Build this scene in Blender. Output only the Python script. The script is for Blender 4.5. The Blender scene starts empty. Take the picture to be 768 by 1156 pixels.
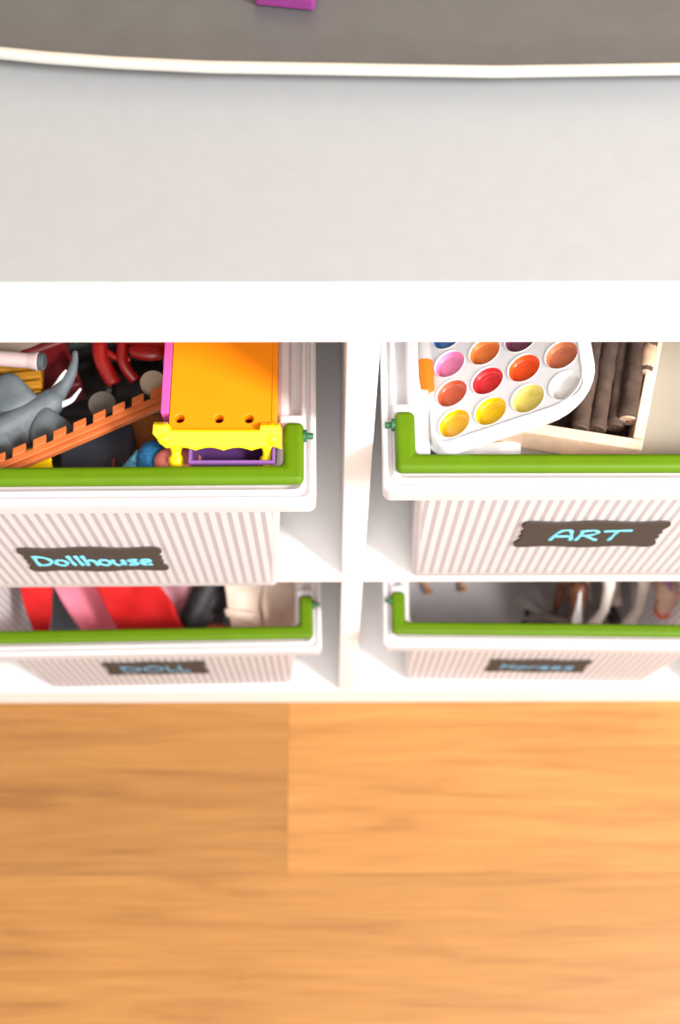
import bpy, bmesh, math, random
from mathutils import Vector, Matrix, noise
random.seed(7)
sc = bpy.context.scene
COL = sc.collection

# ------------------------------------------------------------------ camera
CAM_P = Vector((-0.0158, -0.2901, 1.2386))
PITCH, YAW, ROLL, FPX = 1.18487, 0.02034, 0.01683, 1367.62
fw = Vector((math.sin(YAW)*math.cos(PITCH), math.cos(YAW)*math.cos(PITCH), -math.sin(PITCH)))
rt = Vector((math.cos(YAW), -math.sin(YAW), 0))
up = rt.cross(fw)
rt2 = rt*math.cos(ROLL) + up*math.sin(ROLL)
up2 = -rt*math.sin(ROLL) + up*math.cos(ROLL)
cd = bpy.data.cameras.new('camera')
cam = bpy.data.objects.new('camera', cd); COL.objects.link(cam)
cam.matrix_world = Matrix(((rt2.x, up2.x, -fw.x, CAM_P.x), (rt2.y, up2.y, -fw.y, CAM_P.y), (rt2.z, up2.z, -fw.z, CAM_P.z), (0, 0, 0, 1)))
cd.sensor_fit = 'VERTICAL'; cd.sensor_height = 23.6; cd.lens = FPX/1156*23.6
cd.clip_start = 0.02; cd.clip_end = 50
cd.dof.use_dof = True; cd.dof.focus_distance = 0.66; cd.dof.aperture_fstop = 4.6
sc.camera = cam

# ------------------------------------------------------------------ light
sc.view_settings.view_transform = 'Standard'; sc.view_settings.look = 'None'
sc.view_settings.gamma = 1; sc.view_settings.use_curve_mapping = False
sc.view_settings.exposure = 0.0
w = bpy.data.worlds.new('room_light'); sc.world = w; w.use_nodes = True
w.node_tree.nodes['Background'].inputs[0].default_value = (1.0, 0.955, 0.91, 1)
w.node_tree.nodes['Background'].inputs[1].default_value = 0.78
ld = bpy.data.lights.new('window_light', 'AREA'); ld.shape = 'RECTANGLE'; ld.size = 0.45; ld.size_y = 0.6
ld.energy = 92; ld.color = (1.0, 0.985, 0.96)
wl = bpy.data.objects.new('window_light', ld); COL.objects.link(wl)
wl.location = (1.30, -.84, 2.05)
wl.rotation_euler = (Vector((0, 0, .4)) - wl.location).to_track_quat('-Z', 'Y').to_euler()

l2 = bpy.data.lights.new('front_fill_light', 'AREA'); l2.shape = 'RECTANGLE'; l2.size = 1.8; l2.size_y = 1.3  # unseen soft fill lamp, added to brighten the front faces of the shelf
l2.energy = 46; l2.color = (1.0, 0.98, 0.95)
w2 = bpy.data.objects.new('front_fill_light', l2); COL.objects.link(w2)
w2.location = (.25, -1.75, 2.5); w2.rotation_euler = (Vector((0, 0, .4)) - w2.location).to_track_quat('-Z', 'Y').to_euler()

def at(px, py, z):                    # a point of the photograph met at height z
    d = fw*FPX + rt2*(px-384) + up2*(578-py)
    return CAM_P + d*((z-CAM_P.z)/d.z)

# ------------------------------------------------------------------ materials
def s2l(c):
    return tuple((x/255/12.92 if x/255 <= .04045 else ((x/255+.055)/1.055)**2.4) for x in c)
MATS = {}
def mat(name, rgb, rough=.5, metal=0, var=.06, scale=30, spec=.5, bump=0, bscale=200, trans=0, coat=0):
    if name in MATS: return MATS[name]
    m = bpy.data.materials.new(name); m.use_nodes = True; nt = m.node_tree; b = nt.nodes['Principled BSDF']
    c = s2l(rgb)
    tc = nt.nodes.new('ShaderNodeTexCoord'); nz = nt.nodes.new('ShaderNodeTexNoise')
    nz.inputs['Scale'].default_value = scale; nz.inputs['Detail'].default_value = 3
    nt.links.new(tc.outputs['Object'], nz.inputs['Vector'])
    r = nt.nodes.new('ShaderNodeValToRGB')
    r.color_ramp.elements[0].position = .3; r.color_ramp.elements[1].position = .7
    r.color_ramp.elements[0].color = tuple(x*(1-var) for x in c)+(1,)
    r.color_ramp.elements[1].color = tuple(min(1, x*(1+var)) for x in c)+(1,)
    nt.links.new(nz.outputs['Fac'], r.inputs[0]); nt.links.new(r.outputs[0], b.inputs['Base Color'])
    b.inputs['Roughness'].default_value = rough; b.inputs['Metallic'].default_value = metal
    b.inputs['Specular IOR Level'].default_value = spec
    if coat: b.inputs['Coat Weight'].default_value = coat
    if bump:
        n2 = nt.nodes.new('ShaderNodeTexNoise'); n2.inputs['Scale'].default_value = bscale
        bp = nt.nodes.new('ShaderNodeBump'); bp.inputs['Strength'].default_value = bump; bp.inputs['Distance'].default_value = .001
        nt.links.new(tc.outputs['Object'], n2.inputs['Vector']); nt.links.new(n2.outputs['Fac'], bp.inputs['Height'])
        nt.links.new(bp.outputs[0], b.inputs['Normal'])
    if trans:
        out = nt.nodes['Material Output']; tl = nt.nodes.new('ShaderNodeBsdfTranslucent'); mx = nt.nodes.new('ShaderNodeMixShader')
        mx.inputs[0].default_value = trans; nt.links.new(r.outputs[0], tl.inputs[0])
        nt.links.new(b.outputs[0], mx.inputs[1]); nt.links.new(tl.outputs[0], mx.inputs[2]); nt.links.new(mx.outputs[0], out.inputs[0])
    MATS[name] = m
    return m

def ribbed(name, axis, pitch=.0068):    # milky plastic with thinner, clearer slits between upright ribs
    m = bpy.data.materials.new(name); m.use_nodes = True; nt = m.node_tree; b = nt.nodes['Principled BSDF']
    out = nt.nodes['Material Output']
    tc = nt.nodes.new('ShaderNodeTexCoord'); sx = nt.nodes.new('ShaderNodeSeparateXYZ')
    nt.links.new(tc.outputs['Object'], sx.inputs[0])
    mu = nt.nodes.new('ShaderNodeMath'); mu.operation = 'MULTIPLY'; mu.inputs[1].default_value = 2*math.pi/pitch
    nt.links.new(sx.outputs[axis], mu.inputs[0])
    si = nt.nodes.new('ShaderNodeMath'); si.operation = 'SINE'; nt.links.new(mu.outputs[0], si.inputs[0])
    mr = nt.nodes.new('ShaderNodeMapRange'); mr.inputs['From Min'].default_value = .05; mr.inputs['From Max'].default_value = .3
    nt.links.new(si.outputs[0], mr.inputs[0])
    mc = nt.nodes.new('ShaderNodeMixRGB'); mc.inputs[1].default_value = s2l((248, 246, 248))+(1,); mc.inputs[2].default_value = s2l((222, 215, 220))+(1,)
    nt.links.new(mr.outputs[0], mc.inputs[0]); nt.links.new(mc.outputs[0], b.inputs['Base Color'])
    b.inputs['Roughness'].default_value = .35
    tl = nt.nodes.new('ShaderNodeBsdfTranslucent'); nt.links.new(mc.outputs[0], tl.inputs[0])
    m1 = nt.nodes.new('ShaderNodeMixShader'); m1.inputs[0].default_value = .4
    nt.links.new(b.outputs[0], m1.inputs[1]); nt.links.new(tl.outputs[0], m1.inputs[2])
    tr = nt.nodes.new('ShaderNodeBsdfTransparent'); m2 = nt.nodes.new('ShaderNodeMixShader')
    f = nt.nodes.new('ShaderNodeMath'); f.operation = 'MULTIPLY_ADD'; f.inputs[1].default_value = .20; f.inputs[2].default_value = .03
    nt.links.new(mr.outputs[0], f.inputs[0]); nt.links.new(f.outputs[0], m2.inputs[0])
    nt.links.new(m1.outputs[0], m2.inputs[1]); nt.links.new(tr.outputs[0], m2.inputs[2]); nt.links.new(m2.outputs[0], out.inputs[0])
    return m

WHITE = mat('white_lacquer', (243, 240, 238), .4, var=.01)
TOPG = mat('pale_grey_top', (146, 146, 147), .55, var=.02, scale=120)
PLASTIC = mat('milky_plastic', (242, 240, 242), .35, var=.01, trans=.5)
RIBX = ribbed('ribbed_front', 0); RIBY = ribbed('ribbed_side', 1)
GREEN = mat('green_plastic', (84, 116, 0), .5, var=.05, scale=60, spec=.22)
DKGREEN = mat('dark_green_pin', (38, 92, 50), .4)
CHALK = mat('chalkboard', (62, 53, 46), .85, var=.08, scale=90)
DULLCHALK = mat('dull_blue_chalk', (100, 150, 176), .9, var=.25, scale=260)  # duller, more mottled blue for the lettering on the lower bins
BLUECHALK = mat('blue_chalk', (118, 212, 236), .9, var=.1, scale=300)

def wood_floor(tone, off):
    m = bpy.data.materials.new('laminate_floor'); m.use_nodes = True; nt = m.node_tree; b = nt.nodes['Principled BSDF']
    L = nt.links.new; N = nt.nodes.new
    tc = N('ShaderNodeTexCoord')
    mp = N('ShaderNodeMapping'); mp.inputs['Scale'].default_value = (1.6, 22, 1); mp.inputs['Location'].default_value = (off, off*3.7, 0); L(tc.outputs['Object'], mp.inputs[0])
    n1 = N('ShaderNodeTexNoise'); n1.inputs['Scale'].default_value = 2.6; n1.inputs['Detail'].default_value = 5; n1.inputs['Distortion'].default_value = .8
    L(mp.outputs[0], n1.inputs[0])
    r1 = N('ShaderNodeValToRGB'); e = r1.color_ramp.elements
    e[0].position = .28; e[0].color = tuple(v*tone for v in (.325, .140, .039))+(1,); e[1].position = .68; e[1].color = tuple(v*tone for v in (.475, .218, .061))+(1,)
    k = e.new(.46); k.color = tuple(v*tone for v in (.42, .187, .050))+(1,)
    L(n1.outputs['Fac'], r1.inputs[0])
    mp2 = N('ShaderNodeMapping'); mp2.inputs['Scale'].default_value = (6, 160, 1); L(tc.outputs['Object'], mp2.inputs[0])
    n2 = N('ShaderNodeTexNoise'); n2.inputs['Scale'].default_value = 2; n2.inputs['Detail'].default_value = 3; L(mp2.outputs[0], n2.inputs[0])
    r2 = N('ShaderNodeValToRGB'); r2.color_ramp.elements[0].position = .3; r2.color_ramp.elements[0].color = (.84, .82, .8, 1); r2.color_ramp.elements[1].position = .6
    L(n2.outputs['Fac'], r2.inputs[0])
    mx = N('ShaderNodeMixRGB'); mx.blend_type = 'MULTIPLY'; mx.inputs[0].default_value = .8; L(r1.outputs[0], mx.inputs[1]); L(r2.outputs[0], mx.inputs[2])
    # knots
    vo = N('ShaderNodeTexVoronoi'); vo.inputs['Scale'].default_value = 9; L(tc.outputs['Object'], vo.inputs[0])
    rv = N('ShaderNodeValToRGB'); rv.color_ramp.elements[0].position = .01; rv.color_ramp.elements[0].color = (.62, .5, .42, 1); rv.color_ramp.elements[1].position = .045
    L(vo.outputs['Distance'], rv.inputs[0])
    m4 = N('ShaderNodeMixRGB'); m4.blend_type = 'MULTIPLY'; m4.inputs[0].default_value = .6; L(mx.outputs[0], m4.inputs[1]); L(rv.outputs[0], m4.inputs[2])
    L(m4.outputs[0], b.inputs['Base Color']); b.inputs['Roughness'].default_value = .45; b.inputs['Specular IOR Level'].default_value = .3
    return m

# ------------------------------------------------------------------ helpers
def obj(name, bm, m, parent=None, bevel=0, smooth=False, seg=2, loc=None, rot=None):
    bmesh.ops.recalc_face_normals(bm, faces=bm.faces)
    me = bpy.data.meshes.new(name); bm.to_mesh(me); bm.free()
    return wrap(name, me, m, parent, bevel, smooth, seg, loc, rot)
def wrap(name, me, m, parent=None, bevel=0, smooth=False, seg=2, loc=None, rot=None):
    for x in (m if isinstance(m, (list, tuple)) else [m]): me.materials.append(x)
    for p in me.polygons: p.use_smooth = bool(smooth)
    o = bpy.data.objects.new(name, me); COL.objects.link(o)
    if parent: o.parent = parent
    if loc is not None: o.location = loc
    if rot is not None: o.rotation_euler = rot
    if bevel:
        b = o.modifiers.new('bevel', 'BEVEL'); b.width = bevel; b.segments = seg; b.limit_method = 'ANGLE'; b.angle_limit = .6
    return o
def tag(o, label, cat, group=None):
    o['label'] = label; o['category'] = cat
    if group: o['group'] = group
    return o
def thing(name, label, cat, loc=(0, 0, 0), rot=(0, 0, 0), group=None):
    o = bpy.data.objects.new(name, None); COL.objects.link(o); o.empty_display_size = .01
    o.location = loc; o.rotation_euler = rot
    return tag(o, label, cat, group)
def box(bm, a, b, mi=0, M=None):
    g = bmesh.ops.create_cube(bm, size=1)
    vs = g['verts']
    for v in vs:
        v.co = Vector([(a[i]+b[i])/2 + v.co[i]*(b[i]-a[i]) for i in range(3)])
        if M: v.co = M @ v.co
    for f in {f for v in vs for f in v.link_faces}: f.material_index = mi
    return vs
def ball(bm, c, r, sc3=(1, 1, 1), sub=2):
    g = bmesh.ops.create_icosphere(bm, subdivisions=sub, radius=1)
    for v in g['verts']: v.co = Vector([c[i]+v.co[i]*r*sc3[i] for i in range(3)])
def cyl(bm, c0, c1, r0, r1=None, n=20, cap=True):
    tube(bm, [c0, c1], [r0, r0 if r1 is None else r1], n, cap)
def tube(bm, pts, rad, n=12, cap=True, flat=1.0, upv=(0, 0, 1)):
    pts = [Vector(p) for p in pts]
    if not isinstance(rad, (list, tuple)): rad = [rad]*len(pts)
    rings = []
    for i, p in enumerate(pts):
        t = (pts[min(i+1, len(pts)-1)] - pts[max(i-1, 0)]).normalized()
        s = t.cross(Vector(upv))
        if s.length < 1e-4: s = t.cross(Vector((1, 0, 0)))
        s.normalize(); u = s.cross(t)
        rings.append([bm.verts.new(p + (s*math.cos(a)+u*math.sin(a)*flat)*rad[i]) for a in [2*math.pi*k/n for k in range(n)]])
    for a, b in zip(rings, rings[1:]):
        for k in range(n): bm.faces.new((a[k], a[(k+1) % n], b[(k+1) % n], b[k]))
    if cap: bm.faces.new(rings[0][::-1]); bm.faces.new(rings[-1])
    return rings
def spline(pts, n=8):                  # Catmull-Rom through points (tuples of any length)
    P = [pts[0]]+list(pts)+[pts[-1]]; out = []
    for i in range(1, len(P)-2):
        for k in range(n):
            t = k/n
            out.append(tuple(.5*((2*b)+(-a+c)*t+(2*a-5*b+4*c-d)*t*t+(-a+3*b-3*c+d)*t**3) for a, b, c, d in zip(P[i-1], P[i], P[i+1], P[i+2])))
    out.append(tuple(pts[-1])); return out
def loft(bm, rings, mi=None, close0=False, close1=False):
    V = [[bm.verts.new(p) for p in r] for r in rings]
    n = len(V[0])
    for j, (a, b) in enumerate(zip(V, V[1:])):
        for k in range(n):
            f = bm.faces.new((a[k], a[(k+1) % n], b[(k+1) % n], b[k]))
            if mi: f.material_index = mi(j, k)
    if close0: bm.faces.new(V[0][::-1])
    if close1: bm.faces.new(V[-1])
    return V
def rrect(hx, y0, y1, r, z, n=5):       # rounded rectangle; straight edges are indices n, 2n+1, ...
    out = []
    for cx, cy, a0 in ((hx-r, y1-r, 0), (-hx+r, y1-r, 90), (-hx+r, y0+r, 180), (hx-r, y0+r, 270)):
        for k in range(n+1):
            a = math.radians(a0+90*k/n); out.append(Vector((cx+r*math.cos(a), cy+r*math.sin(a), z)))
    return out
def plate(outlines, thick, bev=0, res=2):   # flat plate with real holes, lying in xy, centred on z=0
    cu = bpy.data.curves.new('tmp', 'CURVE'); cu.dimensions = '2D'; cu.fill_mode = 'BOTH'
    cu.extrude = thick/2-bev; cu.bevel_depth = bev; cu.bevel_resolution = res
    for o in outlines:
        s = cu.splines.new('POLY'); s.points.add(len(o)-1); s.use_cyclic_u = True
        for p, q in zip(s.points, o): p.co = (q[0], q[1], 0, 1)
    ob = bpy.data.objects.new('tmp', cu); COL.objects.link(ob)
    dg = bpy.context.evaluated_depsgraph_get(); me = bpy.data.meshes.new_from_object(ob.evaluated_get(dg))
    bpy.data.objects.remove(ob); bpy.data.curves.remove(cu)
    return me
def circ(x, y, r, n=28): return [(x+r*math.cos(2*math.pi*k/n), y+r*math.sin(2*math.pi*k/n)) for k in range(n)]
def body(name, chains, m, parent=None, vox=.0012, loc=None, rot=None, smooth_it=4):   # one continuous organic surface
    bm = bmesh.new()
    for ch in chains:
        ch = [(Vector(p), r) for p, r in ch]
        if len(ch) == 1: ball(bm, ch[0][0], ch[0][1])
        for (p, r), (q, s) in zip(ch, ch[1:]):
            n = max(1, int((q-p).length/(.4*min(r, s))))
            for k in range(n+1): ball(bm, p.lerp(q, k/n), r+(s-r)*k/n)
    me = bpy.data.meshes.new(name); bm.to_mesh(me); bm.free()
    o = wrap(name, me, m, parent, 0, True, 2, loc, rot)
    r = o.modifiers.new('remesh', 'REMESH'); r.mode = 'VOXEL'; r.voxel_size = vox; r.use_smooth_shade = True
    s = o.modifiers.new('smooth', 'SMOOTH'); s.iterations = smooth_it; s.factor = .5
    dg = bpy.context.evaluated_depsgraph_get(); new = bpy.data.meshes.new_from_object(o.evaluated_get(dg))
    o.modifiers.clear(); o.data = new; new.name = name
    for p in new.polygons: p.use_smooth = True
    return o
def cloth(name, corners, m, parent=None, folds=3, amp=.004, thick=.0025, seed=0, crumple=.003, nu=28, nv=28, sag=0.0):
    A, B, C2, D = [Vector(c) for c in corners]      # A-B far edge, D-C near edge
    bm = bmesh.new(); G = []
    for j in range(nv+1):
        row = []
        for i in range(nu+1):
            u, v = i/nu, j/nv
            p = A.lerp(B, u).lerp(D.lerp(C2, u), v)
            h = amp*math.sin(u*folds*2*math.pi+seed+1.3*math.sin(v*3+seed))
            p = p+Vector((0, 0, h-sag*(2*abs(u-.5))**3)) + Vector(noise.noise_vector(p*45+Vector((seed*3.1, 0, 0))))*crumple
            row.append(bm.verts.new(p))
        G.append(row)
    for j in range(nv):
        for i in range(nu): bm.faces.new((G[j][i], G[j][i+1], G[j+1][i+1], G[j+1][i]))
    o = obj(name, bm, m, parent, smooth=True)
    s = o.modifiers.new('thickness', 'SOLIDIFY'); s.thickness = thick; s.offset = -1
    s2 = o.modifiers.new('soft', 'SUBSURF'); s2.levels = 1; s2.render_levels = 1
    return o

# ------------------------------------------------------------------ setting
bm = bmesh.new()
RH = .172
for r in range(-3, 10):                 # laminate planks, butted end to end in staggered rows
    y1 = .0004-r*RH; y0 = y1-RH
    if y1 > .56: continue
    xs = [-.0598+(0, .43, .81)[r % 3]+1.2*k for k in range(-2, 3)]
    xs = sorted({max(-1.6, min(1.6, x)) for x in xs} | {-1.6, 1.6})
    for k, (x0, x1) in enumerate(zip(xs, xs[1:])):
        t_ = (1 if x1 < 0 else 0) if r == 0 else 2+(k+r) % 2
        box(bm, (x0+.00012, y0+.00012, -.02), (x1-.00012, y1-.00012, 0), t_)
fl = obj('floor', bm, [wood_floor(1.0, 0), wood_floor(.77, 3.1), wood_floor(.86, 7.7), wood_floor(.82, 12.3)]); fl['kind'] = 'structure'
bm = bmesh.new(); box(bm, (-1.6, .405, 0), (1.6, .445, 2.4)); o = obj('wall_back', bm, mat('wall_paint', (168, 146, 122), .8)); o['kind'] = 'structure'
bm = bmesh.new(); box(bm, (-1.6, .393, 0), (1.6, .405, .09)); o = obj('baseboard_back', bm, WHITE, bevel=.003); o['kind'] = 'structure'

# ------------------------------------------------------------------ shelf unit
T, D0, D1 = .0512, 0, .39
S = thing('cube_shelf', 'white cube storage shelf with four openings holding the bins, standing on the wood floor', 'shelf')
HX = .3945
bm = bmesh.new(); vs = box(bm, (-HX, D0, T*1+.686), (HX, D1, 2*T+.686))
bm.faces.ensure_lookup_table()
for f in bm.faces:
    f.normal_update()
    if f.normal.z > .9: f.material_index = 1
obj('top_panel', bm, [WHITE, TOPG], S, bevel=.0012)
bm = bmesh.new(); box(bm, (-HX, D0, 0), (HX, D1, T)); obj('bottom_panel', bm, WHITE, S, bevel=.001)
for sx in (-1, 1):
    bm = bmesh.new(); box(bm, (sx*HX, D0, T), (sx*(HX-.0512), D1, T+.686)); obj('side_panel', bm, WHITE, S, bevel=.001)
bm = bmesh.new(); box(bm, (-.008, D0, T), (.008, D1, T+.686)); obj('divider', bm, WHITE, S, bevel=.0008)
for sx in (-1, 1):
    bm = bmesh.new(); box(bm, (sx*.008, D0, T+.335), (sx*(HX-.0512), D1, T+.351)); obj('shelf_board', bm, WHITE, S, bevel=.0008)

# ------------------------------------------------------------------ storage bins
BH, BL, LEAN = .2185, .355, .0105        # height to the lip, length, outward lean of the walls
def wall_y(z): return -LEAN*z/BH
GL = {  # handwriting strokes in unit boxes (x, y)
 'D': ([[(.08, 1), (.0, .5), (.05, 0)], [(-.08, .95), (.45, .85), (.72, .5), (.5, .12), (.0, .02)]], .85),
 'o': ([[(.3, .58), (.05, .45), (.05, .15), (.3, .0), (.52, .15), (.52, .42), (.3, .58)]], .66),
 'l': ([[(.1, 1), (.14, .5), (.2, 0)]], .36),
 'h': ([[(.05, 1), (.08, .5), (.1, 0)], [(.1, .32), (.3, .55), (.48, .4), (.55, 0)]], .66),
 'u': ([[(.05, .55), (.06, .15), (.25, .0), (.45, .15), (.5, .55)], [(.5, .55), (.56, 0)]], .68),
 's': ([[(.5, .5), (.3, .58), (.1, .45), (.28, .3), (.48, .17), (.3, .0), (.05, .06)]], .6),
 'e': ([[(.06, .3), (.5, .34), (.42, .55), (.2, .55), (.06, .3), (.2, .03), (.55, .08)]], .66),
 'r': ([[(.08, .55), (.1, 0)], [(.1, .3), (.25, .52), (.48, .52)]], .52),
 'H': ([[(.1, 1), (.08, .5), (.05, 0)], [(.62, 1), (.6, .5), (.6, 0)], [(.06, .5), (.62, .55)]], .78),
 'A': ([[(0, 0), (.12, .6), (.3, .98), (.6, .98), (.72, .5), (.78, 0)], [(.1, .4), (.75, .42)]], .98),
 'R': ([[(.1, .95), (.08, .5), (.0, 0)], [(.0, .9), (.5, 1), (.68, .78), (.45, .52), (.12, .46)], [(.3, .48), (.55, .2), (.78, .02)]], .92),
 'T': ([[(-.05, .9), (.4, .96), (1.0, 1.0)], [(.45, .95), (.42, .5), (.34, 0)]], 1.0),
 'O': ([[(.4, 1), (.08, .75), (.08, .25), (.4, .0), (.72, .25), (.72, .75), (.4, 1)]], .88),
 'L': ([[(.1, 1), (.1, .5), (.12, .05)], [(.12, .04), (.5, .03)]], .5),
}
def label_outline(W, H):
    q = [(-.5, .36), (-.46, .5), (-.25, .46), (0, .52), (.25, .46), (.46, .5), (.5, .36), (.47, .2), (.485, .08), (.46, 0), (.485, -.08), (.47, -.2), (.5, -.36),
         (.46, -.5), (.25, -.46), (0, -.52), (-.25, -.46), (-.46, -.5), (-.5, -.36), (-.47, -.2), (-.485, -.08), (-.46, 0), (-.485, .08), (-.47, .2)]
    s = spline(q+[q[0]], 4)[:-1]
    return [(x*W, y*H) for x, y in s]
def storage_bin(label, text, loc, yaw, lx, lz, tw, th, tz=0, grp='ribbed storage bins in the shelf openings'):
    t = thing('storage_bin', label, 'storage bin', loc, (0, 0, yaw), grp)
    r0 = .120
    def ring(off, z, r=.0045): return rrect(r0+off, -off, BL+off, r, z)
    L = LEAN
    R = [ring(-.006, 0), ring(0, .003), ring(L*.06, .012), ring(L*.93, .204), ring(L, BH+.002), ring(.0285, BH), ring(.030, BH-.001), ring(.0303, BH+.013), ring(.0293, BH+.0145),
         ring(.0273, BH+.0145), ring(.0265, BH+.010), ring(.0250, BH+.010), ring(.0244, BH+.0135), ring(.0224, BH+.0135), ring(.0218, BH+.006), ring(.0158, BH+.006),
         ring(.0150, BH+.0135), ring(.0112, BH+.0145), ring(.0088, BH+.012), ring(L-.0022, BH), ring(L*.93-.0022, .204), ring(L*.06-.0022, .012), ring(-.006, .003)]
    n = 5
    def mi(j, k):
        if j in (2, 20):
            e = k % 6
            if e == 5: return {5: 1, 11: 2, 17: 1, 23: 2}[k]
        return 0
    bm = bmesh.new(); loft(bm, R, mi, True, True)
    obj('tub', bm, [PLASTIC, RIBX, RIBY], t, smooth=False, bevel=.0004, seg=1)
    # green swing handle folded down on the front of the rim
    zh = BH+.0175
    bm = bmesh.new()
    xo, xi, yo, yi, yb = r0+.0236, r0+.0124, -.0212, -.0108, .015
    pts = [(-xo, yb), (-xo, yo), (xo, yo), (xo, yb), (xi, yb), (xi, yi), (-xi, yi), (-xi, yb)]
    V0 = [bm.verts.new((x, y, zh-.0042)) for x, y in pts]; V1 = [bm.verts.new((x, y, zh+.0038)) for x, y in pts]
    bm.faces.new(V0[::-1]); bm.faces.new(V1)
    for k in range(8): bm.faces.new((V0[k], V0[(k+1) % 8], V1[(k+1) % 8], V1[k]))
    h = obj('handle', bm, GREEN, t, bevel=.0036, seg=5, smooth=False)
    for s in (-1, 1):
        bm = bmesh.new(); cyl(bm, (s*(xo-.0005), yb-.007, zh-.001), (s*(xo+.0016), yb-.007, zh-.001), .0035)
        cyl(bm, (s*(xo+.0016), yb-.007, zh-.001), (s*(xo+.005), yb-.007, zh-.0015), .0018)
        obj('pivot_pin', bm, DKGREEN, h)
        bm = bmesh.new()   # white stop behind the arm
        box(bm, (s*(xi-.002) if s > 0 else -(xo), yb+.001, BH+.010), (s*xo if s > 0 else -(xi-.002), yb+.006, BH+.0165))
        obj('handle_stop', bm, PLASTIC, t, bevel=.001)
    # chalkboard label
    ang = math.atan2(LEAN, BH)
    lp = obj_plate('chalkboard_label', label_outline(.094, .050), .0014, CHALK, t)
    lp.location = (lx, wall_y(lz)-.0009, lz); lp.rotation_euler = (math.pi/2+ang, tz, 0)
    wtot = sum(GL[c][1] for c in text); k = tw/wtot; x = -tw/2
    bm = bmesh.new()
    for c in text:
        st, wd = GL[c]
        for s in st:
            P = spline([(x+p[0]*k, -th/2+p[1]*th, .0008) for p in s], 5)
            tube(bm, P, [.00140+.00028*math.sin(i*.9) for i in range(len(P))], 8, True, .35, (0, 0, 1))
        x += wd*k
    obj('lettering', bm, BLUECHALK if loc[2] > .3 else DULLCHALK, lp, smooth=True)
    return t
def obj_plate(name, outline, th, m, parent, bev=.0003):
    return wrap(name, plate([outline], th, bev), m, parent)

ZU = T+.351
storage_bin('ribbed white bin with green handle, chalkboard label reading Dollhouse, full of toys', 'Dollhouse', (-.174, -.0095, ZU), .006, 0, .073, .078, .021)
storage_bin('ribbed white bin with green handle, chalkboard label reading ART, holding paints', 'ART', (.163, -.002, ZU), 0, -.010, .102, .050, .020)
storage_bin('ribbed white bin with green handle, chalkboard label reading DOLL, full of cloth', 'DOLL', (-.174, .0045, T), .015, -.004, .092, .062, .021)
storage_bin('ribbed white bin with green handle, chalkboard label reading Horses, holding toy horses', 'Horses', (.1775, .008, T), -.014, .001, .080, .070, .019)

# ------------------------------------------------------------------ tray and block on top of the shelf
TRAYM = mat('grey_metal', (98, 97, 97), .38, metal=.35, var=.05, scale=60)
RIMM = mat('polished_rim', (225, 222, 214), .22, metal=.6, var=.03)
tr = thing('serving_tray', 'wide grey tray with a polished bowed front rim, on top of the shelf', 'tray', (.06, .2375, .7886))
out = []
for k in range(64):
    a = 2*math.pi*k/64; ca, sa = math.cos(a), math.sin(a)
    x = .345*abs(ca)**.42*(1 if ca > 0 else -1); y = .112*abs(sa)**.42*(1 if sa > 0 else -1)
    y += (.14*x*x-.022*1)*(1 if y < 0 else -1)
    out.append((x, y))
def sc_(k, z): return [Vector((x*(1-k*.03/.3), y*(1-k*.03/.12), z)) for x, y in out]
bm = bmesh.new(); loft(bm, [sc_(.8, .0), sc_(.75, .005), sc_(.05, .0122), sc_(0, .0145), sc_(.1, .0142), sc_(.45, .0115), sc_(.8, .0108)], None, True, True)
obj('tray_body', bm, TRAYM, tr, smooth=True)
bm = bmesh.new(); P = [Vector((x, y, .0142)) for x, y in out]; rings = []
R = []
for i, p in enumerate(P):
    tdir = (P[(i+1) % 64]-P[i-1]).normalized(); s = tdir.cross(Vector((0, 0, 1)))
    R.append([p+(s*math.cos(a)+Vector((0, 0, 1))*math.sin(a))*.0029 for a in [2*math.pi*k/10 for k in range(10)]])
loft(bm, R+[R[0]]); bmesh.ops.remove_doubles(bm, verts=bm.verts, dist=1e-6)
obj('rim', bm, RIMM, tr, smooth=True)
c = at(324, -17, .805); PUR = mat('purple_frame', (124, 46, 112), .4)
pb = thing('toy_block', 'small purple framed toy with a lilac face, lying on the grey tray', 'toy', (c.x, c.y, .7998), (0, 0, -.13))
bm = bmesh.new(); box(bm, (-.0145, -.010, 0), (.0145, .030, .009)); obj('frame', bm, PUR, pb, bevel=.002, seg=3)
bm = bmesh.new(); box(bm, (-.0108, -.0055, .0088), (.0100, .026, .0096)); obj('face_panel', bm, mat('lilac', (206, 160, 214), .4), pb, bevel=.0004)

# ================================================================== contents: Dollhouse bin
BASEU = ZU+.003
GREY = mat('elephant_grey', (88, 96, 100), .6, var=.16, scale=60, bump=.3)
IVORY = mat('ivory', (226, 222, 226), .4)
def fan_ear(sgn):
    # leaf-shaped ear, thin and cupped, hinged at the head
    pts = [(0, 0), (.006, .008), (.012, .015), (.013, .023), (.007, .029), (-.002, .030), (-.010, .026), (-.013, .018), (-.010, .009), (-.004, .002)]
    P = spline(pts+[pts[0]], 3)[:-1]
    bm = bmesh.new(); c0 = Vector((0, .016, 0)); rs = []
    for f in (1, .75, .5, .25):
        r = []
        for x, y in P:
            q = Vector((x*f, .016+(y-.016)*f, 0)); q.z = .0028*math.sin(q.y*140)-(.0022 if f == 1 else 0)
            q.y *= sgn; r.append(q)
        rs.append(r)
    V = loft(bm, rs); cc = bm.verts.new((0, .016*sgn, .002))
    for k in range(len(V[-1])): bm.faces.new((V[-1][k], V[-1][(k+1) % len(P)], cc))
    return bm
hp = at(54, 447, .604)
el = thing('elephant_figurine', 'grey toy elephant with two tusks, in the left of the Dollhouse bin', 'toy animal', hp, (0, 0, math.radians(38)))
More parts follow.
